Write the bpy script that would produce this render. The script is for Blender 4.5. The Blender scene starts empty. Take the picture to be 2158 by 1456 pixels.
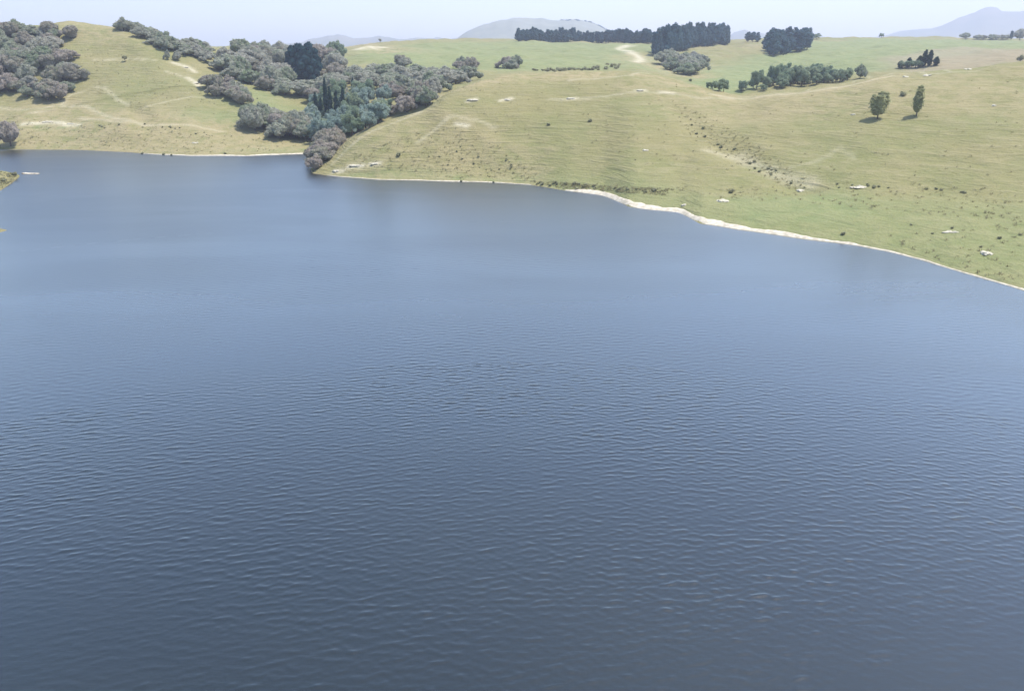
import bpy, math, random
import numpy as np

rng = np.random.default_rng(7)
random.seed(7)
S = bpy.context.scene
COL = S.collection
rad = math.radians

WAVE_SLOPE = 0.08
# ------------------------------------------------------------------ camera
H = 40.0
FPX, CX, CY = 1694.0, 1079.0, 728.0
PITCH = math.atan((CY - 90.0) / FPX)
cam_d = bpy.data.cameras.new("camera")
cam = bpy.data.objects.new("camera", cam_d)
COL.objects.link(cam)
cam.location = (0, 0, H)
cam.rotation_euler = (math.pi / 2 - PITCH, 0, 0)
cam_d.sensor_width = 36.0
cam_d.lens = 36.0 * FPX / 2158.0
cam_d.clip_end = 40000
cam_d.clip_start = 0.5
S.camera = cam
SP, CP = math.sin(PITCH), math.cos(PITCH)


def pdir(u, v):
    X = (u - CX) / FPX
    Y = (CY - v) / FPX
    return X, Y * SP + CP, Y * CP - SP


def paz(u, v):
    x, y, z = pdir(u, v)
    return math.atan2(x, y)


def ptan(u, v):
    x, y, z = pdir(u, v)
    return z / math.hypot(x, y)


def pz(u, v, r):
    return H + r * ptan(u, v)


def pr0(u, v):
    return -H / ptan(u, v)


def project(x, y, z):
    x = np.asarray(x, float); y = np.asarray(y, float); z = np.asarray(z, float) - H
    f = y * CP - z * SP
    up = y * SP + z * CP
    return CX + FPX * x / f, CY - FPX * up / f


# ------------------------------------------------------------------ noise
_P = np.random.default_rng(3).random((256, 256))


def vnoise(x, y):
    xi = np.floor(x).astype(int); yi = np.floor(y).astype(int)
    fx = x - xi; fy = y - yi
    fx = fx * fx * (3 - 2 * fx); fy = fy * fy * (3 - 2 * fy)
    g = lambda a, b: _P[a % 256, b % 256]
    return ((g(xi, yi) * (1 - fx) + g(xi + 1, yi) * fx) * (1 - fy)
            + (g(xi, yi + 1) * (1 - fx) + g(xi + 1, yi + 1) * fx) * fy) * 2 - 1


def fbm(x, y, oct=3):
    s, a = 0, 1.0
    for i in range(oct):
        s = s + a * vnoise(x * 2 ** i + 17.3 * i, y * 2 ** i - 9.1 * i)
        a *= 0.5
    return s


# ------------------------------------------------------------------ terrain
# each hill is a family of profile curves (shore, toe, slope, ridge, beyond)
# given along the azimuth seen from the dam
AZ = np.arange(rad(-52), rad(52), rad(0.125))
RR = np.concatenate([np.arange(100, 420, 1.15), np.arange(420, 800, 2.4), np.arange(800, 1500, 6.0),
                     np.geomspace(1500, 9000, 34)])


def pchip_cols(rk, zk, r):
    """monotone cubic per column. rk, zk: [ncol, K]"""
    out = np.empty((rk.shape[0], len(r)))
    for i in range(rk.shape[0]):
        x = np.maximum.accumulate(rk[i] + np.arange(rk.shape[1]) * 1e-3); y = zk[i]
        h = np.diff(x); d = np.diff(y) / h
        m = np.zeros_like(y)
        w1 = 2 * h[1:] + h[:-1]; w2 = h[1:] + 2 * h[:-1]
        ok = d[:-1] * d[1:] > 0
        with np.errstate(all='ignore'):
            mm = (w1 + w2) / (w1 / d[:-1] + w2 / d[1:])
        m[1:-1] = np.where(ok, mm, 0)
        m[0] = d[0]; m[-1] = d[-1]
        rc = np.clip(r, x[0], x[-1])
        k = np.clip(np.searchsorted(x, rc) - 1, 0, len(h) - 1)
        t = (rc - x[k]) / h[k]
        out[i] = ((1 + 2 * t) * (1 - t) ** 2 * y[k] + t * (1 - t) ** 2 * h[k] * m[k]
                  + t * t * (3 - 2 * t) * y[k + 1] + t * t * (t - 1) * h[k] * m[k + 1])
    return out


def curve(pts):
    """pts: (az, r, z) -> r(az), z(az) on AZ"""
    pts = sorted(pts)
    a = np.array([p[0] for p in pts])
    return np.interp(AZ, a, [p[1] for p in pts]), np.interp(AZ, a, [p[2] for p in pts])


def sec(u, v):
    x, y, z = pdir(u, v)
    return math.hypot(x, y) / y


def Pk(u, v, dep):
    r = dep * sec(u, v)
    return (paz(u, v), r, pz(u, v, r))
def Sk(u, v): return (paz(u, v), pr0(u, v), 0.0)
def Zk(u, v, r, z): return (paz(u, v), r, z)


FAR = [  # u, shore(v | (r,z)), then (v, r) stations, plateau/back (v,r) or ('z', r, z)
    (-500, 300, (262, 365), (195, 400), (115, 440), (70, 480), ('z', 700, 40)),
    (0, 316, (266, 352), (190, 395), (112, 430), (62, 465), ('z', 680, 40)),
    (150, 316, (262, 352), (185, 395), (100, 435), (44, 470), ('z', 680, 42)),
    (264, 321, (260, 348), (185, 392), (118, 428), (60, 465), ('z', 680, 42)),
    (330, 326, (262, 344), (195, 385), (130, 420), (86, 460), ('z', 680, 40)),
    (400, 329, (265, 342), (205, 378), (150, 415), (108, 462), ('z', 700, 36)),
    (520, 329, (290, 338), (225, 375), (160, 440), (114, 560), ('z', 760, 33)),
    (640, 325, (300, 335), (245, 375), (170, 470), (120, 620), ('z', 900, 32)),
    (720, 322, (285, 348), (225, 390), (160, 500), (114, 680), (107, 900)),
    (770, (322, 0.5), (265, 352), (210, 400), (155, 510), (104, 710), (97, 930)),
    (820, (328, 1.0), (250, 360), (195, 420), (150, 520), (101, 730), (90, 960)),
    (900, (335, 2.0), (218, 365), (182, 430), (142, 540), (100, 760), (86.5, 1000)),
    (1000, (345, 6.0), (188, 385), (164, 450), (132, 560), (100, 790), (84.5, 1010)),
    (1090, (355, 11.0), (175, 395), (156, 455), (132, 560), (100, 790), (85, 1010)),
    (1200, (370, 14.0), (168, 402), (153, 462), (134, 560), (102, 780), (87, 1010)),
    (1330, (380, 14.0), (165, 408), (152, 462), (137, 560), (105, 760), (90, 1010)),
    (1400, (380, 13.0), (172, 412), (160, 470), (145, 560), (113, 720), (91, 1010)),
    (1480, (380, 11.0), (186, 418), (164, 500), (146, 600), (106, 790), (90, 1030)),
    (1560, (380, 11.0), (190, 420), (164, 520), (142, 620), (103, 830), (86, 1080)),
    (1700, (372, 14.0), (180, 420), (158, 520), (130, 650), (97, 900), (83, 1100)),
    (1850, (370, 19.0), (160, 420), (142, 520), (116, 680), (91, 950), (80, 1150)),
    (2000, (370, 20.0), (152, 420), (132, 520), (108, 700), (91, 950), (81, 1150)),
    (2158, (370, 22.0), (140, 430), (122, 530), (106, 700), (92, 950), (84, 1150)),
    (2700, (370, 22.0), (140, 430), (122, 530), (106, 700), (92, 950), (84, 1150)),
]
ks = [[] for _ in range(6)]
for row in FAR:
    u = row[0]
    if isinstance(row[1], tuple):
        ks[0].append((paz(u, 300), row[1][0] * sec(u, 300), row[1][1]))
    else:
        ks[0].append(Sk(u, row[1]))
    for j, st in enumerate(row[2:], 1):
        if st[0] == 'z':
            ks[j].append((paz(u, 90), st[1] * sec(u, 90), st[2]))
        else:
            ks[j].append(Pk(u, st[0], st[1]))
cv = [curve(k) for k in ks]
r0, z0 = cv[0]
one = np.ones_like(AZ)
rk = [r0 - 70, r0 - 14 - 2.0 * z0, r0, r0 + 5] + [c[0] for c in cv[1:]] + [2600 * one, 9000 * one]
zk = [-5 * one, -1.6 * one, z0, z0 + 0.9] + [c[1] for c in cv[1:]] + [24 * one, -4 * one]
ZF = pchip_cols(np.stack(rk, 1), np.stack(zk, 1), RR)

SHORE = [(652, 362), (660, 366), (690, 370), (720, 373), (800, 379), (950, 383), (1060, 386), (1120, 390), (1190, 402),
         (1270, 412), (1300, 424), (1325, 436), (1370, 442), (1430, 448), (1455, 460), (1475, 471), (1560, 485),
         (1640, 496), (1700, 505), (1800, 517), (1880, 533), (1940, 548), (2000, 567), (2080, 589), (2158, 612), (2400, 690),
         (2700, 800)]
RIDGE = [(652, 361, 270), (670, 352, 271), (700, 330, 275), (740, 293, 281), (800, 262, 288), (870, 242, 294), (905, 225, 298),
         (935, 196, 304), (1000, 171, 312), (1080, 156, 322), (1200, 151, 330), (1330, 147, 330), (1420, 165, 325),
         (1500, 192, 318), (1560, 202, 312), (1640, 193, 306), (1700, 188, 302), (1800, 172, 298), (1850, 161, 296),
         (1950, 152, 294), (2050, 147, 292), (2158, 131, 294), (2500, 105, 294)]
sr, sz = curve([Sk(u, v) for u, v in SHORE])
qr, qz = curve([Pk(u, v, r) for u, v, r in RIDGE])
qz = np.maximum(qz, 0.05)
w = qr - sr
flat = np.interp(AZ, [paz(900, 380), paz(1300, 420), paz(1700, 500), paz(2158, 600)], [0.0, 0.25, 0.7, 1.0])
rk = [sr - 60, sr - 14, sr, sr + 3, sr + 0.30 * w, sr + 0.62 * w, qr, qr + 28, qr + 70, qr + 130]
zk = [-4.5 * one, -1.6 * one, 0 * one, np.minimum(0.7, 0.3 * qz), (0.34 - 0.12 * flat) * qz, (0.72 - 0.08 * flat) * qz, qz, qz - 3.0, qz - 12, -12 * one]
ZN = pchip_cols(np.stack(rk, 1), np.stack(zk, 1), RR)
ZN[AZ < paz(652, 362)] = -12


def point_layer(rows, top):
    """low spit of land: rows (u, v near shore, v far shore)"""
    a = [paz(u, vn) for u, vn, vf in rows]
    rn = np.interp(AZ, a, [pr0(u, vn) for u, vn, vf in rows])
    rf = np.interp(AZ, a, [pr0(u, vf) for u, vn, vf in rows])
    L = np.maximum(rf - rn, 0.5)
    t = np.minimum(1, L / 25.0)
    rk = [rn - 20, rn - 5, rn, rn + 0.15 * L, rn + 0.6 * L, rf, rf + 5, rf + 20]
    zk = [-5 * one, -1.2 * one, 0 * one, 0.5 * top * t, top * t, 0 * one, -1.2 * one, -5 * one]
    Z = pchip_cols(np.stack(rk, 1), np.stack(zk, 1), RR)
    Z[AZ > max(a)] = -12
    return Z


ZS = point_layer([(-420, 470, 330), (-120, 424, 345), (0, 403, 359), (22, 388, 365), (45, 371, 369.5)], 2.2)
ZT = point_layer([(-420, 560, 470), (-60, 508, 478), (0, 490, 480), (16, 485.5, 484.5)], 0.9)
Z = np.maximum(np.maximum(ZF, ZN), np.maximum(ZS, ZT))

# smooth a little, add relief
def smooth(Z, k):
    W = np.array([1, 4, 6, 4, 1]) / 16.0
    for _ in range(k):
        Zp = np.pad(Z, ((2, 2), (2, 2)), mode='edge')
        Z = sum(W[i] * Zp[i:i + Z.shape[0], 2:-2] for i in range(5))
        Zp = np.pad(Z, ((0, 0), (2, 2)), mode='edge')
        Z = sum(W[i] * Zp[:, i:i + Z.shape[1]] for i in range(5))
    return Z


Zs = smooth(Z, 5)
inl = np.clip((Z - 0.4) / 2.0, 0, 1)
Z = Z * (1 - inl) + Zs * inl
A2, R2 = np.meshgrid(AZ, RR, indexing='ij')
GX, GY = R2 * np.sin(A2), R2 * np.cos(A2)
far = np.clip((R2 - 330) / 300, 0, 1)
inland = np.clip(Z / 4.0, 0, 1)
Z = Z + inland * (0.65 * fbm(GX / 26, GY / 26) * (1 + 2.0 * far) + 0.16 * fbm(GX / 6, GY / 6, 2)) + 0.05 * fbm(GX / 7, GY / 7, 2)


def bil(Zg, x, y):
    a = np.arctan2(x, y); r = np.hypot(x, y)
    fa = np.clip((a - AZ[0]) / (AZ[1] - AZ[0]), 0, len(AZ) - 1.001)
    fr = np.interp(r, RR, np.arange(len(RR)))
    fr = np.clip(fr, 0, len(RR) - 1.001)
    i = fa.astype(int); j = fr.astype(int); fa = fa - i; fr = fr - j
    return ((Zg[i, j] * (1 - fa) + Zg[i + 1, j] * fa) * (1 - fr) + (Zg[i, j + 1] * (1 - fa) + Zg[i + 1, j + 1] * fa) * fr)


def hit(u, v, Zg=None):
    """ray from the camera through a photo pixel down to the ground"""
    Zg = Z if Zg is None else Zg
    x, y, z = pdir(u, v)
    n = math.hypot(x, y); x, y, z = x / n, y / n, z / n
    r = np.geomspace(101, 8000, 5200)
    h = np.maximum(bil(Zg, r * x, r * y), 0.0)
    b = np.nonzero(H + r * z <= h)[0]
    k = b[0] if len(b) else len(r) - 1
    return np.array([r[k] * x, r[k] * y, h[k]])


def seg_dist(px, py, pts):
    d = np.full(px.shape, 1e9)
    for (ax, ay), (bx, by) in zip(pts[:-1], pts[1:]):
        vx, vy = bx - ax, by - ay
        L = vx * vx + vy * vy + 1e-9
        t = np.clip(((px - ax) * vx + (py - ay) * vy) / L, 0, 1)
        d = np.minimum(d, np.hypot(px - ax - t * vx, py - ay - t * vy))
    return d


def wline(pix):
    return [tuple(hit(u, v)[:2]) for u, v in pix]


runnels = [([(1440, 235), (1475, 275), (1530, 310), (1600, 345), (1650, 375), (1690, 395)], 1.3, 5.0),
           ([(286, 225), (296, 245), (310, 268)], 1.2, 4.0),
           ([(900, 262), (940, 290), (990, 330), (1050, 370)], 0.8, 6.0)]
for pix, dep, wid in runnels:
    d = seg_dist(GX, GY, wline(pix))
    Z = Z - inland * dep * np.exp(-(d / wid) ** 2)
Z = np.maximum(Z, -6.0)


def ground(x, y):
    return float(bil(Z, np.array([float(x)]), np.array([float(y)]))[0])


# ground cover painted as what grows where (dry grass, lush grass, bare earth, ploughed soil)
dry = np.zeros_like(Z); lush = np.zeros_like(Z); bare = np.zeros_like(Z); soil = np.zeros_like(Z)


def stroke(arr, pix, wid, amt, wob=0.5):
    P = wline(pix)
    xs = [p[0] for p in P]; ys = [p[1] for p in P]
    m = wid * 4
    sel = (GX > min(xs) - m) & (GX < max(xs) + m) & (GY > min(ys) - m) & (GY < max(ys) + m)
    gx, gy = GX[sel], GY[sel]
    d = seg_dist(gx + wob * wid * fbm(gx / (3 * wid), gy / (3 * wid)), gy + wob * wid * fbm(gx / (3 * wid) + 40, gy / (3 * wid)), P)
    arr[sel] = np.maximum(arr[sel], amt * np.exp(-(d / wid) ** 2))


def patch(arr, pix, amt, soft=6.0):
    """polygon of ground, soft ragged edge"""
    P = wline(pix); P.append(P[0])
    px = GX + 4 * fbm(GX / 30, GY / 30); py = GY + 4 * fbm(GX / 30 + 50, GY / 30)
    ins = np.zeros(GX.shape, bool)
    for (ax, ay), (bx, by) in zip(P[:-1], P[1:]):
        c = ((ay > py) != (by > py)) & (px < (bx - ax) * (py - ay) / (by - ay + 1e-12) + ax)
        ins ^= c
    d = seg_dist(px, py, P)
    arr[:] = np.maximum(arr, amt * np.where(ins, 1.0, np.exp(-(d / soft) ** 2)))


# left hill: dry lower bank, stock tracks, slips
patch(dry, [(0, 235), (130, 225), (200, 245), (420, 262), (560, 275), (640, 310), (420, 322), (300, 315), (0, 300)], 0.75, 8)
patch(dry, [(150, 48), (250, 60), (255, 80), (150, 75)], 0.6, 8)
for pix in ([(0, 228), (60, 232), (130, 222), (150, 200), (200, 184), (222, 187)],
            [(60, 240), (140, 224), (180, 224), (240, 250), (300, 262)],
            [(222, 190), (270, 222)], [(170, 250), (240, 256), (300, 264), (470, 278)],
            [(310, 225), (400, 205), (480, 205)], [(350, 150), (390, 165), (415, 180)], [(200, 128), (260, 126), (330, 128)]):
    stroke(bare, pix, 0.9, 0.42, 0.5)
for pix in ([(365, 133), (395, 142), (412, 152)], [(395, 165), (408, 172), (418, 182)], [(50, 262), (110, 258), (165, 264)]):
    stroke(bare, pix, 1.6, 0.95, 0.4)
stroke(lush, [(90, 268), (160, 268)], 3.0, 0.9)
stroke(lush, [(400, 240), (500, 245), (520, 255)], 9.0, 0.6)
stroke(lush, [(500, 205), (560, 200), (600, 235)], 12.0, 0.7)
stroke(lush, [(480, 318), (640, 316)], 4.0, 0.7)
# right hill
patch(dry, [(720, 300), (930, 250), (1010, 280), (1090, 340), (1110, 378), (950, 378), (800, 372), (700, 350)], 0.45, 8)
patch(dry, [(1380, 160), (1560, 215), (1640, 205), (1850, 175), (2158, 150), (2158, 215), (1800, 230), (1480, 240), (1340, 190)], 0.55, 8)
patch(lush, [(1180, 395), (1400, 415), (1700, 440), (2158, 440), (2158, 600), (1950, 545), (1700, 500), (1480, 462), (1300, 410)], 0.55, 10)
patch(lush, [(1560, 425), (1760, 420), (1800, 460), (1620, 470)], 0.85, 8)
stroke(lush, [(760, 365), (1000, 378), (1120, 382)], 3.0, 0.6)
stroke(bare, [(1650, 360), (1720, 340), (1775, 310), (1800, 335)], 1.1, 0.2, 0.6)
stroke(bare, [(1500, 320), (1560, 335), (1625, 365), (1700, 395)], 2.6, 0.4)
for pix in ([(880, 300), (950, 245), (1010, 255), (1040, 270)],
            [(1160, 210), (1260, 205), (1340, 195), (1480, 208), (1560, 208)], [(1200, 170), (1330, 160), (1370, 155)],
            [(1560, 205), (1700, 192), (1800, 172), (1880, 155), (2000, 152)], [(1830, 160), (1950, 158), (2060, 150)],
            [(700, 345), (760, 290), (880, 240), (930, 200)]):
    stroke(bare, pix, 0.8, 0.36, 0.6)
for pix in ([(735, 352), (765, 350)], [(780, 347), (800, 345)], [(705, 362), (722, 360)], [(985, 214), (1005, 210)], [(1055, 213), (1078, 208)],
            [(1198, 210), (1215, 208)], [(1340, 192), (1360, 191)], [(1390, 195), (1420, 197)], [(960, 263), (985, 266)]):
    stroke(bare, pix, 0.9, 0.95, 0.3)
CREST = [(1000, 178), (1100, 162), (1200, 158), (1330, 154), (1420, 172), (1500, 199), (1560, 209), (1640, 200), (1700, 195), (1800, 179), (1880, 161)]
stroke(dry, CREST, 7.0, 1.0, 0.3)
stroke(bare, CREST[5:], 1.0, 0.5, 0.3)
stroke(lush, [(1110, 146), (1200, 143), (1330, 141), (1400, 152)], 14.0, 0.95)
# plateau paddocks
patch(lush, [(760, 120), (900, 92), (1090, 88), (1360, 96), (1340, 135), (1090, 148), (900, 144)], 0.85, 25)
patch(lush, [(940, 96), (1090, 92), (1180, 110), (1090, 128), (980, 120)], 0.8, 30)
patch(lush, [(1480, 180), (1560, 160), (1600, 158), (1580, 185), (1530, 195)], 1.0, 8)
patch(lush, [(1500, 150), (1720, 90), (1860, 82), (2158, 88), (2158, 100), (1900, 130), (1830, 150), (1600, 165)], 0.95, 20)
patch(soil, [(1890, 128), (1960, 108), (2040, 102), (2158, 110), (2158, 128), (2060, 140), (1960, 150)], 0.5, 15)
stroke(dry, [(720, 100), (800, 99), (830, 110)], 18.0, 0.9)
stroke(bare, [(760, 104), (785, 103), (800, 100)], 6.0, 0.9)
stroke(bare, [(1320, 96), (1305, 103), (1330, 112), (1350, 124), (1345, 132)], 4.0, 0.9, 0.3)
stroke(bare, [(1338, 97), (1310, 104)], 3.0, 0.7, 0.3)
stroke(dry, [(1340, 115), (1370, 140), (1440, 160)], 18.0, 0.9)
stroke(dry, [(1480, 100), (1600, 98)], 20.0, 0.6)


# ------------------------------------------------------------------ material helpers
def mat(name):
    m = bpy.data.materials.new(name); m.use_nodes = True
    nt = m.node_tree; nt.nodes.clear()
    return m, nt.nodes, nt.links


def N(nodes, typ, **kw):
    n = nodes.new(typ)
    for k, v in kw.items():
        if k in n.inputs: n.inputs[k].default_value = v
        else: setattr(n, k, v)
    return n


def ramp(nodes, pts):
    n = nodes.new("ShaderNodeValToRGB")
    e = n.color_ramp.elements
    while len(e) < len(pts): e.new(0.5)
    for el, (p, c) in zip(e, pts):
        el.position = p; el.color = (c, c, c, 1) if isinstance(c, (int, float)) else (*c, 1)
    return n


def mixc(nodes, links, fac, a, b, blend='MIX'):
    n = nodes.new("ShaderNodeMix"); n.data_type = 'RGBA'; n.blend_type = blend
    for sock, val in ((n.inputs[0], fac), (n.inputs[6], a), (n.inputs[7], b)):
        if hasattr(val, 'is_output'): links.new(val, sock)
        elif isinstance(val, tuple): sock.default_value = (*val, 1)
        else: sock.default_value = val
    return n.outputs[2]


def math_n(nodes, links, op, a, b=None, c=None, clamp=False):
    n = nodes.new("ShaderNodeMath"); n.operation = op; n.use_clamp = clamp
    for s, val in zip(n.inputs, (a, b, c)):
        if val is None: continue
        if hasattr(val, 'is_output'): links.new(val, s)
        else: s.default_value = val
    return n.outputs[0]


def mapping(nodes, links, src, scale, rot=(0, 0, 0)):
    n = nodes.new("ShaderNodeMapping")
    n.inputs['Scale'].default_value = scale; n.inputs['Rotation'].default_value = rot
    links.new(src, n.inputs[0])
    return n.outputs[0]


def noise(nodes, links, vec, scale, detail=4, rough=0.55, dist=0.0):
    n = nodes.new("ShaderNodeTexNoise")
    n.inputs['Scale'].default_value = scale; n.inputs['Detail'].default_value = detail
    n.inputs['Roughness'].default_value = rough; n.inputs['Distortion'].default_value = dist
    links.new(vec, n.inputs['Vector'])
    return n.outputs[0]


# ---- pasture
def pasture_material():
    m, n, l = mat("pasture")
    out = N(n, "ShaderNodeOutputMaterial"); b = N(n, "ShaderNodeBsdfPrincipled", Roughness=0.9)
    b.inputs['Specular IOR Level'].default_value = 0.1
    l.new(b.outputs[0], out.inputs[0])
    tc = N(n, "ShaderNodeTexCoord").outputs['Object']
    at = N(n, "ShaderNodeAttribute", attribute_name="cover")
    sep = N(n, "ShaderNodeSeparateColor"); l.new(at.outputs['Color'], sep.inputs[0])
    big = noise(n, l, tc, 0.03, 5, 0.6)
    mid = noise(n, l, tc, 0.22, 5, 0.65)
    fine = noise(n, l, tc, 1.6, 4, 0.7)
    # stock terracettes: streaks that follow the contour
    cont = noise(n, l, mapping(n, l, tc, (0.09, 0.09, 1.5)), 1.0, 5, 0.6, 0.6)
    cont2 = noise(n, l, mapping(n, l, tc, (0.16, 0.16, 3.6)), 1.0, 3, 0.6, 0.4)
    base = mixc(n, l, ramp_of(n, l, big, 0.35, 0.65), (0.182, 0.163, 0.074), (0.148, 0.149, 0.060))
    base = mixc(n, l, math_n(n, l, 'MULTIPLY', ramp_of(n, l, mid, 0.4, 0.7), 0.55), base, (0.198, 0.176, 0.090))
    base = mixc(n, l, math_n(n, l, 'MULTIPLY', ramp_of(n, l, cont, 0.52, 0.66), 0.45), base, (0.225, 0.196, 0.106))
    base = mixc(n, l, math_n(n, l, 'MULTIPLY', ramp_of(n, l, cont2, 0.58, 0.66), 0.32), base, (0.10, 0.105, 0.045))
    base = mixc(n, l, math_n(n, l, 'MULTIPLY', sep.outputs[1], 0.85), base, mixc(n, l, ramp_of(n, l, mid, 0.35, 0.65), (0.132, 0.163, 0.068), (0.164, 0.181, 0.080)))
    base = mixc(n, l, math_n(n, l, 'MULTIPLY', sep.outputs[0], ramp_of(n, l, mid, 0.3, 0.62)), base, (0.240, 0.200, 0.110))
    soilc = math_n(n, l, 'SUBTRACT', 1.0, at.outputs['Alpha'])
    base = mixc(n, l, soilc, base, (0.225, 0.175, 0.130))
    bm = math_n(n, l, 'MULTIPLY', sep.outputs[2], ramp_of(n, l, fine, 0.25, 0.55))
    base = mixc(n, l, bm, base, (0.40, 0.36, 0.26))
    base = mixc(n, l, math_n(n, l, 'MULTIPLY', ramp_of(n, l, fine, 0.54, 0.66), 0.5), base, (0.11, 0.11, 0.045))
    # lake bed below the waterline
    geo = N(n, "ShaderNodeNewGeometry"); sx = N(n, "ShaderNodeSeparateXYZ"); l.new(geo.outputs['Position'], sx.inputs[0])
    wet = math_n(n, l, 'SUBTRACT', 1.0, math_n(n, l, 'MULTIPLY_ADD', sx.outputs[2], 2.0, 0.3, True))
    base = mixc(n, l, math_n(n, l, 'MULTIPLY', wet, 0.5), base, (0.19, 0.15, 0.09))
    l.new(base, b.inputs['Base Color'])
    bp = N(n, "ShaderNodeBump", Strength=0.8, Distance=1.2)
    hsum = math_n(n, l, 'ADD', math_n(n, l, 'MULTIPLY', cont, 1.2), math_n(n, l, 'ADD', math_n(n, l, 'MULTIPLY', mid, 0.8), math_n(n, l, 'MULTIPLY', fine, 0.35)))
    l.new(hsum, bp.inputs['Height']); l.new(bp.outputs[0], b.inputs['Normal'])
    return m


def ramp_of(n, l, src, lo, hi):
    mr = N(n, "ShaderNodeMapRange"); mr.interpolation_type = 'SMOOTHSTEP'
    mr.inputs[1].default_value = lo; mr.inputs[2].default_value = hi
    l.new(src, mr.inputs[0])
    return mr.outputs[0]


def water_material():
    m, n, l = mat("lake_water")
    out = N(n, "ShaderNodeOutputMaterial"); b = N(n, "ShaderNodeBsdfPrincipled", Roughness=0.35, IOR=1.40)
    b.inputs['Coat Weight'].default_value = 1.0; b.inputs['Coat IOR'].default_value = 1.47; b.inputs['Coat Roughness'].default_value = 0.33
    l.new(b.outputs[0], out.inputs[0])
    tc = N(n, "ShaderNodeTexCoord").outputs['Object']
    gust = noise(n, l, mapping(n, l, tc, (0.010, 0.028, 1)), 1.0, 4, 0.6, 0.4)
    murk = noise(n, l, mapping(n, l, tc, (0.02, 0.03, 1)), 1.0, 3)
    l.new(mixc(n, l, ramp_of(n, l, murk, 0.35, 0.65), (0.003, 0.005, 0.002), (0.005, 0.007, 0.003)), b.inputs['Base Color'])
    sep = N(n, "ShaderNodeSeparateXYZ"); l.new(tc, sep.inputs[0])      # the open middle of the lake is ruffled more than the lee of the dam
    fetch = ramp_of(n, l, sep.outputs[1], 40.0, 210.0)
    ro = math_n(n, l, 'MULTIPLY_ADD', fetch, 0.16, math_n(n, l, 'MULTIPLY_ADD', ramp_of(n, l, gust, 0.35, 0.65), 0.04, 0.17))
    l.new(ro, b.inputs['Roughness']); l.new(ro, b.inputs['Coat Roughness'])
    w3 = noise(n, l, mapping(n, l, tc, (1.1, 3.0, 1), (0, 0, rad(10))), 1.0, 4, 0.6, 0.4)
    hs = math_n(n, l, 'MULTIPLY', w3, math_n(n, l, 'MULTIPLY_ADD', ramp_of(n, l, gust, 0.3, 0.7), 0.7, 0.5))
    bp = N(n, "ShaderNodeBump", Strength=1.0, Distance=0.022)
    l.new(hs, bp.inputs['Height']); l.new(bp.outputs[0], b.inputs['Normal']); l.new(bp.outputs[0], b.inputs['Coat Normal'])
    return m


def leaf_material(name, c1, c2, c3, transl=0.5):
    m, n, l = mat(name)
    out = N(n, "ShaderNodeOutputMaterial")
    d = N(n, "ShaderNodeBsdfDiffuse", Roughness=0.6); t = N(n, "ShaderNodeBsdfTranslucent")
    mx = N(n, "ShaderNodeMixShader"); mx.inputs[0].default_value = transl
    l.new(d.outputs[0], mx.inputs[1]); l.new(t.outputs[0], mx.inputs[2]); l.new(mx.outputs[0], out.inputs[0])
    tc = N(n, "ShaderNodeTexCoord").outputs['Object']
    oi = N(n, "ShaderNodeObjectInfo")
    big = noise(n, l, tc, 0.55, 3, 0.6); fine = noise(n, l, tc, 3.0, 2, 0.6)
    c = mixc(n, l, ramp_of(n, l, big, 0.35, 0.65), c1, c2)
    c = mixc(n, l, math_n(n, l, 'MULTIPLY', oi.outputs['Random'], 0.8), c, c3)
    c = mixc(n, l, 1.0, c, mixc(n, l, ramp_of(n, l, fine, 0.3, 0.7), (0.72, 0.72, 0.72), (1.3, 1.3, 1.3)), 'MULTIPLY')
    l.new(c, d.inputs[0]); l.new(c, t.inputs[0])
    return m


def plain_material(name, c1, c2, scale=2.0, rough=0.85, bump=0.2):
    m, n, l = mat(name)
    out = N(n, "ShaderNodeOutputMaterial"); b = N(n, "ShaderNodeBsdfPrincipled", Roughness=rough)
    b.inputs['Specular IOR Level'].default_value = 0.2
    l.new(b.outputs[0], out.inputs[0])
    tc = N(n, "ShaderNodeTexCoord").outputs['Object']
    f = noise(n, l, tc, scale, 5, 0.65)
    l.new(mixc(n, l, ramp_of(n, l, f, 0.35, 0.65), c1, c2), b.inputs['Base Color'])
    bp = N(n, "ShaderNodeBump", Strength=0.6, Distance=bump)
    l.new(f, bp.inputs['Height']); l.new(bp.outputs[0], b.inputs['Normal'])
    return m


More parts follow.
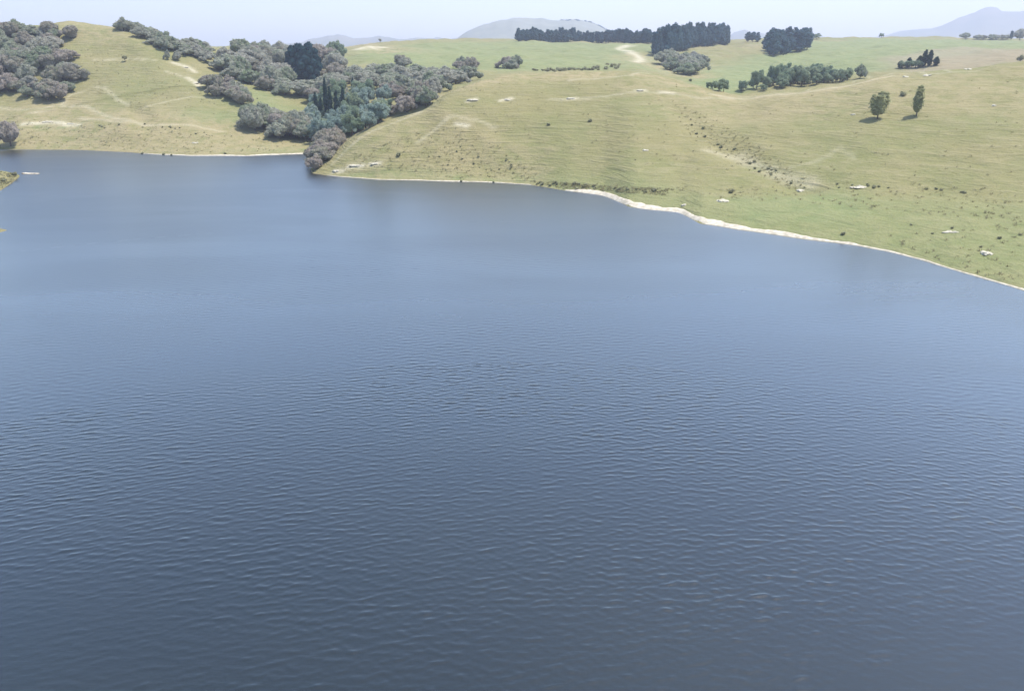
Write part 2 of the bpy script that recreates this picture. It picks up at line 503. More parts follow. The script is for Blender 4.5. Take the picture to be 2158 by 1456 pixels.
M = {
    'pasture': pasture_material(),
    'water': water_material(),
    'bush': leaf_material("grey_scrub_leaves", (0.315, 0.32, 0.24), (0.21, 0.26, 0.15), (0.39, 0.365, 0.31)),
    'bush_brown': leaf_material("brown_scrub_leaves", (0.32, 0.29, 0.23), (0.235, 0.25, 0.165), (0.38, 0.325, 0.28)),
    'green': leaf_material("willow_leaves", (0.235, 0.29, 0.19), (0.195, 0.255, 0.165), (0.29, 0.325, 0.215)),
    'bluegreen': leaf_material("blue_green_leaves", (0.255, 0.32, 0.275), (0.205, 0.27, 0.23), (0.31, 0.36, 0.30)),
    'spire': leaf_material("spire_leaves", (0.04, 0.075, 0.062), (0.035, 0.065, 0.055), (0.055, 0.095, 0.075)),
    'pine': leaf_material("pine_needles", (0.042, 0.088, 0.105), (0.06, 0.11, 0.125), (0.085, 0.135, 0.145), 0.42),
    'cypress': leaf_material("cypress_foliage", (0.022, 0.050, 0.055), (0.030, 0.062, 0.062), (0.03, 0.055, 0.06), 0.2),
    'olive': leaf_material("poplar_leaves", (0.36, 0.36, 0.20), (0.29, 0.30, 0.15), (0.40, 0.40, 0.23)),
    'shrub': leaf_material("shrub_leaves", (0.30, 0.29, 0.17), (0.25, 0.25, 0.145), (0.34, 0.32, 0.20)),
    'rush': leaf_material("rush_stems", (0.26, 0.235, 0.125), (0.21, 0.20, 0.105), (0.29, 0.26, 0.145)),
    'bark': plain_material("bark", (0.085, 0.065, 0.050), (0.13, 0.11, 0.09), 4.0, 0.9, 0.05),
    'rock': plain_material("limestone", (0.42, 0.385, 0.30), (0.32, 0.29, 0.22), 1.5, 0.9, 0.15),
    'sand': plain_material("pale_shingle", (0.45, 0.405, 0.32), (0.30, 0.265, 0.20), 0.9, 0.9, 0.1),
    'white_wall': plain_material("white_paint", (0.80, 0.80, 0.78), (0.74, 0.74, 0.72), 2.0, 0.6, 0.02),
    'dark_roof': plain_material("dark_metal_roof", (0.05, 0.06, 0.07), (0.07, 0.08, 0.09), 2.0, 0.5, 0.02),
    'far_green': plain_material("far_hill_grass", (0.18, 0.185, 0.16), (0.15, 0.16, 0.14), 0.008, 0.95, 1.0),
    'far_rock': plain_material("far_mountain_scrub", (0.10, 0.11, 0.09), (0.15, 0.14, 0.11), 0.004, 0.95, 2.0),
}


# ------------------------------------------------------------------ object helpers
def link_mesh(name, verts, faces, material, parent=None, smooth=False):
    me = bpy.data.meshes.new(name)
    verts = np.asarray(verts, dtype=np.float32)
    me.from_pydata(verts.tolist(), [], [list(map(int, f)) for f in faces])
    me.update()
    if smooth:
        me.polygons.foreach_set("use_smooth", np.ones(len(me.polygons), bool))
    me.materials.append(material)
    o = bpy.data.objects.new(name, me)
    COL.objects.link(o)
    if parent: o.parent = parent
    return o


def grid_mesh(name, X, Y, Zg, material, smooth=True):
    na, nr = X.shape
    me = bpy.data.meshes.new(name)
    co = np.stack([X, Y, Zg], -1).reshape(-1, 3).astype(np.float32)
    i = np.arange(na - 1)[:, None] * nr + np.arange(nr - 1)[None, :]
    q = np.stack([i, i + nr, i + nr + 1, i + 1], -1).reshape(-1, 4)
    # orient faces upward
    a, b_, c = co[q[0, 0]], co[q[0, 1]], co[q[0, 2]]
    if np.cross(b_ - a, c - a)[2] < 0: q = q[:, ::-1]
    nq = len(q)
    me.vertices.add(len(co)); me.vertices.foreach_set("co", co.ravel())
    me.loops.add(nq * 4); me.loops.foreach_set("vertex_index", q.ravel().astype(np.int32))
    me.polygons.add(nq); me.polygons.foreach_set("loop_start", np.arange(0, nq * 4, 4, dtype=np.int32))
    if smooth: me.polygons.foreach_set("use_smooth", np.ones(nq, bool))
    me.update(calc_edges=True); me.validate()
    me.materials.append(material)
    o = bpy.data.objects.new(name, me); COL.objects.link(o)
    return o


def tag(o, label, cat, group=None):
    o['label'] = label; o['category'] = cat
    if group: o['group'] = group
    return o


def struct(o, kind='structure'):
    o['kind'] = kind
    return o


# ------------------------------------------------------------------ the setting
terrain = struct(grid_mesh("terrain", GX, GY, Z, M['pasture']))
ca = terrain.data.color_attributes.new("cover", 'FLOAT_COLOR', 'POINT')
ca.data.foreach_set("color", np.stack([dry, lush, bare, 1 - soil], -1).reshape(-1, 4).astype(np.float32).ravel())

# the lake surface: wind ripples running up the lake, as real waves
wr = np.concatenate([np.arange(16, 34, 1.0), np.arange(34, 100, 0.12), np.arange(100, 190, 0.26), np.arange(190, 330, 0.5), np.arange(330, 500, 2.0)])
wa = np.arange(rad(-46), rad(46), rad(0.13))
WA, WR = np.meshgrid(wa, wr, indexing='ij')
WX, WY = WR * np.sin(WA), WR * np.cos(WA)
gw = np.random.default_rng(29)
WZ = np.zeros_like(WX)
NW = 64
for i in range(NW):
    lam = 0.36 * (4.0 ** ((i + gw.random()) / NW))
    th = math.radians(94) + gw.normal() * 0.40
    k = 2 * math.pi / lam
    ph = k * (math.cos(th) * WX + math.sin(th) * WY) + gw.uniform(0, 6.28)
    slope = WAVE_SLOPE * math.sqrt(2.0 / NW) * (1.2 if lam < 0.95 else 0.65)
    fade = np.clip((lam / 2.2) / (np.where(WR < 100, 0.12, np.where(WR < 190, 0.26, 0.5))) - 1.0, 0, 1)
    WZ += slope / k * fade * np.sin(ph)
gust = 0.30 + 1.0 * np.clip(0.5 + 0.9 * fbm(WX / 48 + 3, WY / 22, 4), 0, 1.3)
WZ = WZ * gust
WZ += 0.35 * np.abs(WZ) - 0.01
calm = np.clip((-bil(Z, WX, WY)) / 1.5, 0.15, 1)
WZ *= calm
water = struct(grid_mesh("water", WX, WY, WZ, M['water']))


def mountain(name, prof, r, depth, m, rough=0.08):
    """a far ridge: crest line, with flanks in front and behind"""
    prof = sorted(prof)
    us = np.linspace(prof[0][0], prof[-1][0], 90)
    vs = np.interp(us, [p[0] for p in prof], [p[1] for p in prof])
    az = np.array([paz(u, v) for u, v in zip(us, vs)])
    zc = np.array([pz(u, v, r) for u, v in zip(us, vs)]) + r * 0.0011 * fbm(us / 22 + r, us * 0 + 0.4, 4)
    t = np.linspace(-1, 1, 41)
    A, T = np.meshgrid(az, t, indexing='ij')
    Rg = r + T * depth
    X, Y = Rg * np.sin(A), Rg * np.cos(A)
    base = -4.0
    bell = np.cos(np.clip(np.abs(T), 0, 1) * math.pi / 2) ** 1.3
    nz = 1 + rough * fbm(X / (depth * 0.3), Y / (depth * 0.3), 4) * np.abs(T) ** 0.5 * 2
    Zm = base + (zc[:, None] - base) * bell * nz
    # ends sink under the plain
    return struct(grid_mesh(name, X, Y, np.maximum(Zm, base), m))


mountain("mountain", [(1780, 92), (1860, 77), (1912, 63), (1960, 62), (1985, 55), (2010, 45), (2040, 35), (2070, 22), (2085, 18),
                      (2098, 19), (2112, 29), (2135, 30), (2158, 27), (2240, 24), (2330, 40), (2500, 60), (2650, 80), (2800, 100)],
         7000, 1500, M['far_rock'])
mountain("far_hill", [(900, 96), (962, 82), (985, 66), (1010, 56), (1045, 47), (1075, 42), (1110, 41), (1150, 43), (1190, 46), (1225, 45),
                      (1250, 50), (1275, 62), (1300, 66), (1340, 74), (1400, 84), (1460, 98)], 2900, 700, M['far_green'])
mountain("far_ridge", [(560, 100), (620, 92), (660, 83), (690, 78), (720, 74), (745, 80), (775, 80), (800, 77), (840, 82), (900, 80), (980, 84), (1060, 96)],
         5200, 900, M['far_rock'])
mountain("far_knoll", [(1490, 100), (1530, 80), (1548, 68), (1570, 63), (1592, 68), (1625, 78), (1680, 76), (1725, 74), (1760, 82), (1830, 98)],
         5600, 700, M['far_rock'])


# pale shingle beaches following the waterline
def beach(name, shore_px, widths, seed):
    P = []
    us = np.linspace(shore_px[0][0], shore_px[-1][0], 320)
    vs = np.interp(us, [p[0] for p in shore_px], [p[1] for p in shore_px])
    ws = np.interp(us, [p[0] for p in widths], [p[1] for p in widths])
    rs = np.array([pr0(u, v) for u, v in zip(us, vs)]); az = np.array([paz(u, v) for u, v in zip(us, vs)])
    # true waterline of the built ground near that radius
    for k in range(len(us)):
        rr = np.arange(rs[k] - 12, rs[k] + 12, 0.2)
        h = bil(Z, rr * math.sin(az[k]), rr * math.cos(az[k]))
        b = np.nonzero(h > 0.0)[0]
        if len(b): rs[k] = rr[b[0]]
    kk = np.ones(9) / 9
    rs[4:-4] = np.convolve(rs, kk, 'valid')
    ws = 0.46 * ws * np.clip(1 + 0.32 * fbm(us / 26 + seed, us * 0 + 0.37, 4), 0.25, 2)
    ws[0] = ws[-1] = 0.05
    T = np.array([-0.35, 0.0, 0.3, 0.6, 0.85, 1.0, 1.08])
    lift = np.array([-0.5, 0.02, 0.10, 0.14, 0.12, 0.06, -0.4])
    Rg = rs[:, None] + np.maximum(ws, 0.05)[:, None] * T[None]
    X = Rg * np.sin(az)[:, None]; Y = Rg * np.cos(az)[:, None]
    Zb = np.maximum(bil(Z, X, Y), -0.4) + lift[None] * np.clip(ws, 0.2, 1)[:, None] + 0.03 * fbm(X / 1.2, Y / 1.2, 2)
    return struct(grid_mesh(name, X, Y, Zb, M['sand']))


beach("beach", [p for p in SHORE if 1150 <= p[0] <= 2400],
      [(1190, 1.5), (1250, 6.0), (1300, 7.5), (1340, 6.0), (1400, 5.0), (1440, 7.0), (1475, 6.0), (1560, 4.0), (1700, 3.2), (1790, 2.4), (1830, 1.3), (2000, 1.2), (2158, 1.0), (2400, 1.0)], 1)
beach("beach", [p for p in SHORE if 690 <= p[0] <= 1120], [(690, 0.8), (800, 0.9), (950, 1.4), (1060, 1.2), (1120, 0.6)], 5)
beach("beach", [(300, 325), (330, 327), (400, 329), (520, 329), (640, 325)], [(300, 1.0), (420, 2.2), (520, 2.4), (640, 2.4)], 9)


# ------------------------------------------------------------------ plants
def icosphere(sub):
    t = (1 + 5 ** 0.5) / 2
    v = [(-1, t, 0), (1, t, 0), (-1, -t, 0), (1, -t, 0), (0, -1, t), (0, 1, t), (0, -1, -t), (0, 1, -t), (t, 0, -1), (t, 0, 1), (-t, 0, -1), (-t, 0, 1)]
    f = [(0, 11, 5), (0, 5, 1), (0, 1, 7), (0, 7, 10), (0, 10, 11), (1, 5, 9), (5, 11, 4), (11, 10, 2), (10, 7, 6), (7, 1, 8),
         (3, 9, 4), (3, 4, 2), (3, 2, 6), (3, 6, 8), (3, 8, 9), (4, 9, 5), (2, 4, 11), (6, 2, 10), (8, 6, 7), (9, 8, 1)]
    v = [np.array(p, float) / np.linalg.norm(p) for p in v]
    for _ in range(sub):
        mid = {}; nf = []
        def mp(a, b):
            k = (min(a, b), max(a, b))
            if k not in mid:
                p = v[a] + v[b]; v.append(p / np.linalg.norm(p)); mid[k] = len(v) - 1
            return mid[k]
        for a, b, c in f:
            ab, bc, ca_ = mp(a, b), mp(b, c), mp(c, a)
            nf += [(a, ab, ca_), (b, bc, ab), (c, ca_, bc), (ab, bc, ca_)]
        f = nf
    return np.array(v), np.array(f)


ICO1, ICO1F = icosphere(1)
ICO2, ICO2F = icosphere(2)


class MB:
    def __init__(s): s.v = []; s.f = []; s.n = 0
    def add(s, v, f):
        s.v.append(np.asarray(v, float)); s.f += [tuple(int(i) + s.n for i in q) for q in f]; s.n += len(v)
    def blob(s, c, rad3, g, rough=0.3, hi=False):
        V, F = (ICO2, ICO2F) if hi else (ICO1, ICO1F)
        d = 1 + rough * g.uniform(-1, 1, len(V))[:, None]
        s.add(np.asarray(c) + V * d * np.asarray(rad3), F)
    def leaves(s, pts, nrm, size, g, aspect=0.7):
        k = len(pts)
        a = g.normal(size=(k, 3)) * 0.75 + nrm
        a /= np.linalg.norm(a, axis=1)[:, None] + 1e-9
        t = np.cross(a, g.normal(size=(k, 3))); t /= np.linalg.norm(t, axis=1)[:, None] + 1e-9
        b = np.cross(a, t)
        sz = size * g.uniform(0.6, 1.4, k)[:, None]
        t = t * sz; b = b * sz * aspect
        V = np.stack([pts - t, pts + b * 0.9 - t * 0.1, pts + t, pts - b], 1).reshape(-1, 3)
        i = np.arange(k) * 4
        s.add(V, np.stack([i, i + 1, i + 2, i + 3], 1))
    def tube(s, pts, radii, sides=6):
        pts = np.asarray(pts, float); k = len(pts); V = []
        for i in range(k):
            d = pts[min(i + 1, k - 1)] - pts[max(i - 1, 0)]; d = d / (np.linalg.norm(d) + 1e-9)
            x = np.cross(d, (0.3, 1, 0.1)); x /= np.linalg.norm(x) + 1e-9; y = np.cross(d, x)
            for j in range(sides):
                t = 2 * math.pi * j / sides
                V.append(pts[i] + radii[i] * (math.cos(t) * x + math.sin(t) * y))
        F = [(i * sides + j, i * sides + (j + 1) % sides, (i + 1) * sides + (j + 1) % sides, (i + 1) * sides + j) for i in range(k - 1) for j in range(sides)]
        F.append(tuple(range(sides - 1, -1, -1))); F.append(tuple((k - 1) * sides + j for j in range(sides)))
        s.add(V, F)
    def build(s, name, m, parent=None, smooth=False):
        return link_mesh(name, np.concatenate(s.v), s.f, m, parent, smooth)


def dirs(g, k):
    d = g.normal(size=(k, 3)); return d / np.linalg.norm(d, axis=1)[:, None]


def blob_crown(g, blobs, leaf, per, core=0.86, rough=0.22):
    mb = MB()
    for c, r3 in blobs:
        c = np.asarray(c, float); r3 = np.asarray(r3, float)
        mb.blob(c, r3 * core, g, rough)
        d = dirs(g, per)
        d[:, 2] = np.where(d[:, 2] < -0.3, -d[:, 2], d[:, 2])
        p = c + d * r3 * g.uniform(0.82, 1.1, per)[:, None]
        mb.leaves(p, d, leaf, g)
    return mb


def limbs(mb, g, base_h, top_h, spread, r0_, k):
    for i in range(k):
        a = g.uniform(0, 6.283); e = np.array([math.cos(a) * spread * g.uniform(0.5, 1), math.sin(a) * spread * g.uniform(0.5, 1), top_h * g.uniform(0.75, 1)])
        s0 = np.array([0, 0, base_h * g.uniform(0.6, 1.0)])
        mb.tube([s0, s0 * 0.5 + e * 0.5 + np.array([0, 0, 0.3]), e], [r0_ * 0.55, r0_ * 0.35, r0_ * 0.12], 5)


def make_tree(kind, seed):
    """returns trunk MB, crown MB, crown material key (unit: metres)"""
    g = np.random.default_rng(seed)
    tr = MB()
    if kind in ('bush', 'bush_brown'):
        Hh, Rr = 6.0, 4.2
        blobs = [((0, 0, Hh * 0.5), (Rr * 0.72, Rr * 0.72, Hh * 0.42))]
        for i in range(24):
            a = i * 2.4 + g.uniform(-.4, .4); q = Rr * math.sqrt((i + 0.5) / 24) * 0.84 * (1 + 0.28 * math.cos(a - seed * 1.7) + 0.15 * math.cos(3 * a + seed))
            zz = Hh * (0.86 - 0.50 * min(1.1, q / Rr) ** 1.8) * g.uniform(0.72, 1.12)
            s_ = g.uniform(0.75, 1.35)
            blobs.append(((q * math.cos(a), q * math.sin(a), zz), (s_, s_, s_ * g.uniform(0.8, 1.2))))
        cr = blob_crown(g, blobs, 0.27, 44)
        tr.tube([(0, 0, -0.8), (0.1, 0, 1.2), (0.15, 0.1, 3.2)], [0.28, 0.22, 0.12]); limbs(tr, g, 1.5, 4.6, 2.6, 0.25, 5)
        return tr, cr, kind
    if kind in ('green', 'bluegreen'):
        Hh, Rr = 9.0, 4.0
        blobs = [((0, 0, Hh * 0.55), (Rr * 0.6, Rr * 0.6, Hh * 0.33))]
        for i in range(14):
            a = i * 2.4; zz = Hh * g.uniform(0.28, 0.9); q = Rr * (1.05 - 0.75 * abs(zz / Hh - 0.5) * 1.3) * g.uniform(0.45, 0.9)
            s_ = g.uniform(1.0, 1.7)
            blobs.append(((q * math.cos(a), q * math.sin(a), zz), (s_, s_, s_ * 1.15)))
        cr = blob_crown(g, blobs, 0.34, 62, 0.75)
        tr.tube([(0, 0, -0.8), (0.1, 0, 2.5), (0.1, 0.2, 6.0)], [0.34, 0.26, 0.10]); limbs(tr, g, 2.5, 7.0, 2.6, 0.28, 6)
        return tr, cr, kind
    if kind == 'spire':
        Hh, Rr = 14.0, 1.25
        blobs = []
        for i in range(13):
            t = (i + 0.5) / 13; zz = Hh * (0.06 + 0.92 * t)
            q = Rr * (math.sin(math.pi * min(1, t * 0.85 + 0.12)) ** 0.7)
            blobs.append(((g.uniform(-.2, .2), g.uniform(-.2, .2), zz), (q, q, Hh / 13 * 1.1)))
        cr = blob_crown(g, blobs, 0.3, 60, 0.85, 0.3)
        tr.tube([(0, 0, -0.8), (0, 0, 4), (0, 0, 9)], [0.28, 0.2, 0.08])
        return tr, cr, 'spire'
    if kind == 'pine':
        Hh, Rr = 20.0, 5.6
        cr = MB(); blobs = []
        for i in range(16):
            t = i / 15; zz = Hh * (0.2 + 0.76 * t)
            q0 = Rr * (1 - 0.6 * t ** 3.5) * (0.75 + 0.25 * math.sin(3 * t + seed))
            a = i * 2.4 + g.uniform(-.5, .5); q = q0 * g.uniform(0.25, 0.6)
            s_ = max(1.7, q0 * 0.62)
            blobs.append(((q * math.cos(a), q * math.sin(a), zz), (s_, s_, s_ * 0.9 + 0.4)))
        blobs.append(((0, 0, Hh * 0.5), (Rr * 0.55, Rr * 0.55, Hh * 0.33)))
        cr = blob_crown(g, blobs, 0.6, 34, 0.8, 0.3)
        tr.tube([(0, 0, -1.0), (0, 0, 8), (0, 0, 18)], [0.36, 0.26, 0.08]); limbs(tr, g, 6, 10, 3.0, 0.2, 5)
        return tr, cr, 'pine'
    if kind == 'cypress':
        Hh, Rr = 19.5, 9.2
        blobs = [((0, 0, Hh * 0.48), (Rr * 0.9, Rr * 0.9, Hh * 0.46))]
        for i in range(46):
            a = i * 2.4; t = (i + 0.5) / 46; zz = Hh * (0.08 + 0.86 * t)
            q = Rr * 0.86 * math.sqrt(max(0.02, 1 - ((zz / Hh - 0.42) / 0.58) ** 2)) * g.uniform(0.92, 1.0)
            s_ = g.uniform(1.7, 2.4)
            blobs.append(((q * math.cos(a), q * math.sin(a), zz), (s_, s_, s_ * 1.1)))
        cr = blob_crown(g, blobs, 0.45, 70, 0.92)
        tr.tube([(0, 0, -1.2), (0, 0, 4), (0, 0, 14)], [0.9, 0.7, 0.2]); limbs(tr, g, 4, 13, 5, 0.7, 7)
        return tr, cr, 'cypress'
    if kind == 'vase':      # young poplar: narrow foot, several upright leaders
        Hh = 8.2
        lead = []
        for i in range(6):
            a = i * 2.4 + g.uniform(-.4, .4); sp = g.uniform(0.35, 1.5); hh = Hh * g.uniform(0.72, 1.0)
            lead.append((sp * math.cos(a), sp * math.sin(a), hh))
        blobs = []
        for ex, ey, ez in lead:
            for t in np.linspace(0.24, 0.95, 7):
                s_ = 0.72 * (math.sin(math.pi * (t * 0.80 + 0.16)) ** 0.8) * g.uniform(0.75, 1.2) + 0.12
                q = min(1, t * 1.7)
                blobs.append(((ex * q + g.uniform(-.2, .2), ey * q + g.uniform(-.2, .2), ez * t), (s_, s_, s_ * 1.3)))
        cr = blob_crown(g, blobs, 0.17, 60, 0.55, 0.35)
        tr.tube([(0, 0, -0.5), (0, 0, 0.8), (0, 0, 1.6)], [0.17, 0.14, 0.1])
        for e in lead:
            tr.tube([(0, 0, 1.0), (e[0] * 0.6, e[1] * 0.6, e[2] * 0.45), (e[0], e[1], e[2] * 0.92)], [0.09, 0.06, 0.02], 5)
        return tr, cr, 'olive'
    if kind == 'small':     # little round tree
        Hh, Rr = 4.2, 1.6
        blobs = [((0, 0, Hh * 0.62), (Rr * 0.7, Rr * 0.7, Hh * 0.3))]
        for i in range(8):
            a = i * 2.4; s_ = g.uniform(0.5, 0.85)
            blobs.append(((Rr * 0.65 * math.cos(a), Rr * 0.65 * math.sin(a), Hh * g.uniform(0.45, 0.85)), (s_, s_, s_)))
        cr = blob_crown(g, blobs, 0.2, 50, 0.8)
        tr.tube([(0, 0, -0.5), (0.05, 0, 1.0), (0, 0, 2.6)], [0.15, 0.12, 0.06]); limbs(tr, g, 1.0, 2.8, 0.9, 0.12, 4)
        return tr, cr, 'shrub'
    if kind == 'shrub':
        blobs = [((0, 0, 0.5), (0.5, 0.5, 0.5))]
        for i in range(5):
            a = i * 2.4; s_ = g.uniform(0.25, 0.42)
            blobs.append(((0.45 * math.cos(a), 0.45 * math.sin(a), g.uniform(0.35, 0.9)), (s_, s_, s_)))
        cr = blob_crown(g, blobs, 0.12, 22, 0.85)
        tr.tube([(0, 0, -0.3), (0, 0, 0.5)], [0.06, 0.04], 5)
        return tr, cr, 'shrub'


PROTO = {}
NAMES = {'bush': 'scrub_tree', 'bush_brown': 'scrub_tree', 'green': 'willow_tree', 'bluegreen': 'willow_tree', 'spire': 'poplar_tree', 'pine': 'pine_tree',
         'cypress': 'cypress_tree', 'vase': 'poplar_tree', 'small': 'small_tree', 'shrub': 'shrub'}
COUNT = {}


def plant(kind, x, y, label, cat='tree', group=None, scale=(1, 1, 1), z=None, seed=None, sink=0.1):
    nvar = {'cypress': 1, 'vase': 2, 'small': 3, 'shrub': 3}.get(kind, 6)
    var = int(rng.integers(nvar)) if seed is None else seed
    key = (kind, var)
    if isinstance(scale, (int, float)): scale = (scale,) * 3
    loc = (x, y, (ground(x, y) if z is None else z) - sink)
    rot = float(rng.uniform(0, 6.283))
    if key not in PROTO:
        tr, cr, mk = make_tree(kind, 100 * (sorted(NAMES).index(kind) + 1) + var)
        root = bpy.data.objects.new(NAMES[kind], None); COL.objects.link(root)
        tr.build("stem" if kind == 'shrub' else "trunk", M['bark'], root, True); cr.build("crown", M[mk], root)
        PROTO[key] = root
    else:
        src = PROTO[key]
        root = src.copy(); COL.objects.link(root)
        for k in ('group',):
            if k in root: del root[k]
        for ch in src.children:
            c = ch.copy(); COL.objects.link(c); c.parent = root
    root.empty_display_size = 0.5
    root.location = loc; root.rotation_euler = (0, 0, rot); root.scale = scale
    tag(root, label, cat, group)
    COUNT[kind] = COUNT.get(kind, 0) + 1
    return root


def in_poly(u, v, poly):
    ins = np.zeros(np.shape(u), bool)
    for (ax, ay), (bx, by) in zip(poly, poly[1:] + poly[:1]):
        c = ((ay > v) != (by > v)) & (u < (bx - ax) * (v - ay) / (by - ay + 1e-12) + ax)
        ins ^= c
    return ins


def visible(x, y, z):
    r = math.hypot(x, y)
    t = np.linspace(0.3, 0.985, 260)
    h = bil(Z, x * t, y * t)
    return bool(np.all(H + (z - H) * t > h - 0.15))


def scatter(poly, spacing, top=4.0, jitter=0.42, dmax=1300):
    """ground points inside a patch whose outline is given in the photo"""
    hits = [hit(u, v) for u, v in poly]
    hits = [p if p[1] < dmax else p * dmax / p[1] for p in hits]
    xs = [p[0] for p in hits]; ys = [p[1] for p in hits]
    out = []
    j = 0
    y = min(ys) - spacing * 3
    while y < max(ys) + spacing * 3:
        x = min(xs) - spacing * 3 + (spacing * 0.5 if j % 2 else 0)
        while x < max(xs) + spacing * 3:
            px = x + rng.uniform(-1, 1) * jitter * spacing; py = y + rng.uniform(-1, 1) * jitter * spacing
            z = ground(px, py)
            if z > 0.15 and py < dmax:
                u, v = project(px, py, z)
                clear = 604 < u < 682 and 140 < v < 197      # open ground round the big cypress
                if not clear and in_poly(u, v, poly) and visible(px, py, z + top): out.append((px, py, z))
            x += spacing
        y += spacing * 0.87; j += 1
    out.sort(key=lambda p: math.hypot(p[0], p[1]))
    return out


def wood(kinds, poly, spacing, label, group, smin=0.75, smax=1.2, top=4.0, cat='tree', hs=1.0, limit=999, dmax=1300):
    pts = scatter(poly, spacing, top, dmax=dmax)
    for x, y, z in pts[:limit]:
        s = rng.uniform(smin, smax)
        k = kinds[int(rng.integers(len(kinds)))]
        plant(k, x, y, label, cat, group, (s * rng.uniform(0.9, 1.15), s * rng.uniform(0.9, 1.15), s * hs * rng.uniform(0.75, 1.3)), z)
    return len(pts)


def single(kind, u, v, label, cat='tree', scale=1.0, group=None, seed=None):
    p = hit(u, v)
    return plant(kind, p[0], p[1], label, cat, group, scale, p[2], seed)


CNT = {}
# --- left hillside thicket
CNT['A'] = wood(['bush', 'bush', 'bush_brown'], [(-60, 72), (150, 70), (158, 84), (105, 100), (145, 112), (150, 165), (148, 208), (95, 220), (62, 205), (20, 200), (-60, 190)], 6.7,
     "grey-green scrub tree in the big thicket covering the far-left hillside", "scrub trees of the far-left hillside thicket", 0.75, 1.35, hs=0.9)
single('bush_brown', 160, 172, "round purplish-grey scrub tree at the right edge of the far-left thicket", scale=(0.85, 0.85, 0.8))
single('bush_brown', 176, 169, "purplish-grey scrub tree sticking out furthest right of the far-left thicket", scale=(0.9, 0.9, 0.9))
# --- ridge strip on the skyline
CNT['C'] = wood(['bush'], [(258, 72), (300, 82), (345, 104), (400, 122), (425, 132), (470, 130), (400, 100), (330, 78), (262, 58)], 7.0,
     "grey scrub tree in the strip along the left hill's skyline", "scrub trees of the skyline strip", 1.0, 1.25, hs=0.72, dmax=480)
# --- big mass on the gully's left bank
CNT['D'] = wood(['bush', 'bush', 'bush_brown'], [(430, 128), (520, 116), (620, 122), (700, 124), (720, 160), (720, 190), (690, 215), (640, 222), (590, 212), (545, 188), (500, 172), (455, 148)], 12.3,
     "grey-mauve scrub tree in the wood left of the gully spires", "scrub trees of the wood on the left bank of the gully", 1.1, 1.95, hs=0.85, dmax=660)
CNT['E'] = wood(['bush', 'bush_brown'], [(440, 185), (470, 186), (515, 205), (516, 222), (485, 216), (450, 202)], 5.6,
     "scrub tree in the isolated clump low on the left hill's right flank", "scrub trees of the isolated clump on the left hill", 0.9, 1.2)
CNT['F'] = wood(['bush', 'bush', 'bush_brown'], [(528, 262), (560, 250), (620, 262), (650, 285), (642, 302), (605, 298), (560, 284), (530, 276)], 6.2,
     "grey scrub tree in the thicket just behind the pale left beach", "scrub trees of the thicket behind the left beach", 1.0, 1.45)
CNT['G'] = wood(['bush_brown'], [(645, 322), (700, 300), (712, 296), (705, 320), (675, 352), (650, 356)], 4.4,
     "brownish scrub tree overhanging the water at the near hill's tip", "scrub trees at the water's edge by the near hill's tip", 0.8, 1.2)
single('bush_brown', 664, 358, "lowest brown scrub tree touching the lake at the near hill's tip", scale=(0.7, 0.7, 0.7))
# --- gully
CNT['W'] = wood(['bluegreen', 'bluegreen', 'green'], [(632, 288), (660, 262), (700, 262), (760, 250), (820, 240), (800, 262), (740, 292), (700, 308), (660, 308)], 6.4,
     "blue-green willow at the foot of the gully spires", "willows filling the gully foot", 0.6, 0.95)
CNT['W2'] = wood(['bluegreen', 'green'], [(650, 240), (690, 220), (770, 210), (830, 225), (820, 240), (700, 258), (650, 258)], 8.0,
     "blue-green willow behind the gully spires", "willows behind the gully spires", 0.75, 1.05)
for u, v, h, nm in ((668, 252, 0.8, "shortest dark poplar spire at the left end of the gully row"), (690, 258, 1.30, "tallest dark poplar spire in the gully row"),
                    (699, 262, 1.1, "dark poplar spire just right of the tallest one in the gully"), (712, 262, 1.0, "slim dark poplar spire left of the white hut"),
                    (726, 258, 1.05, "dark poplar spire just right of the white hut"), (678, 256, 0.70, "short dark poplar spire just left of the tallest one")):
    single('spire', u, v, nm, scale=(0.9, 0.9, h))
single('spire', 744, 192, "small lone dark spire above the gully willows", scale=(0.7, 0.7, 0.45))
CNT['H'] = wood(['bush_brown', 'bush'], [(800, 254), (850, 238), (880, 238), (905, 226), (918, 205), (890, 200), (860, 226), (800, 240), (760, 262), (745, 282), (780, 266)], 5.4,
     "brown scrub tree along the gully edge of the near hill", "scrub trees lining the near hill's gully edge", 0.8, 1.2)
CNT['I'] = wood(['bush_brown'], [(808, 200), (850, 200), (862, 212), (830, 214), (810, 208)], 6.5,
     "mauve scrub tree in the compact clump on the gully's right bank", "scrub trees of the compact clump on the right bank", 0.7, 0.95)
CNT['J'] = wood(['bush'], [(720, 165), (830, 160), (985, 160), (1000, 172), (940, 185), (900, 200), (860, 205), (800, 190), (730, 190)], 12.5,
     "grey-mauve scrub tree on the slope between gully and far paddock", "scrub trees below the far left paddock", 1.2, 1.9, hs=0.68, dmax=620)
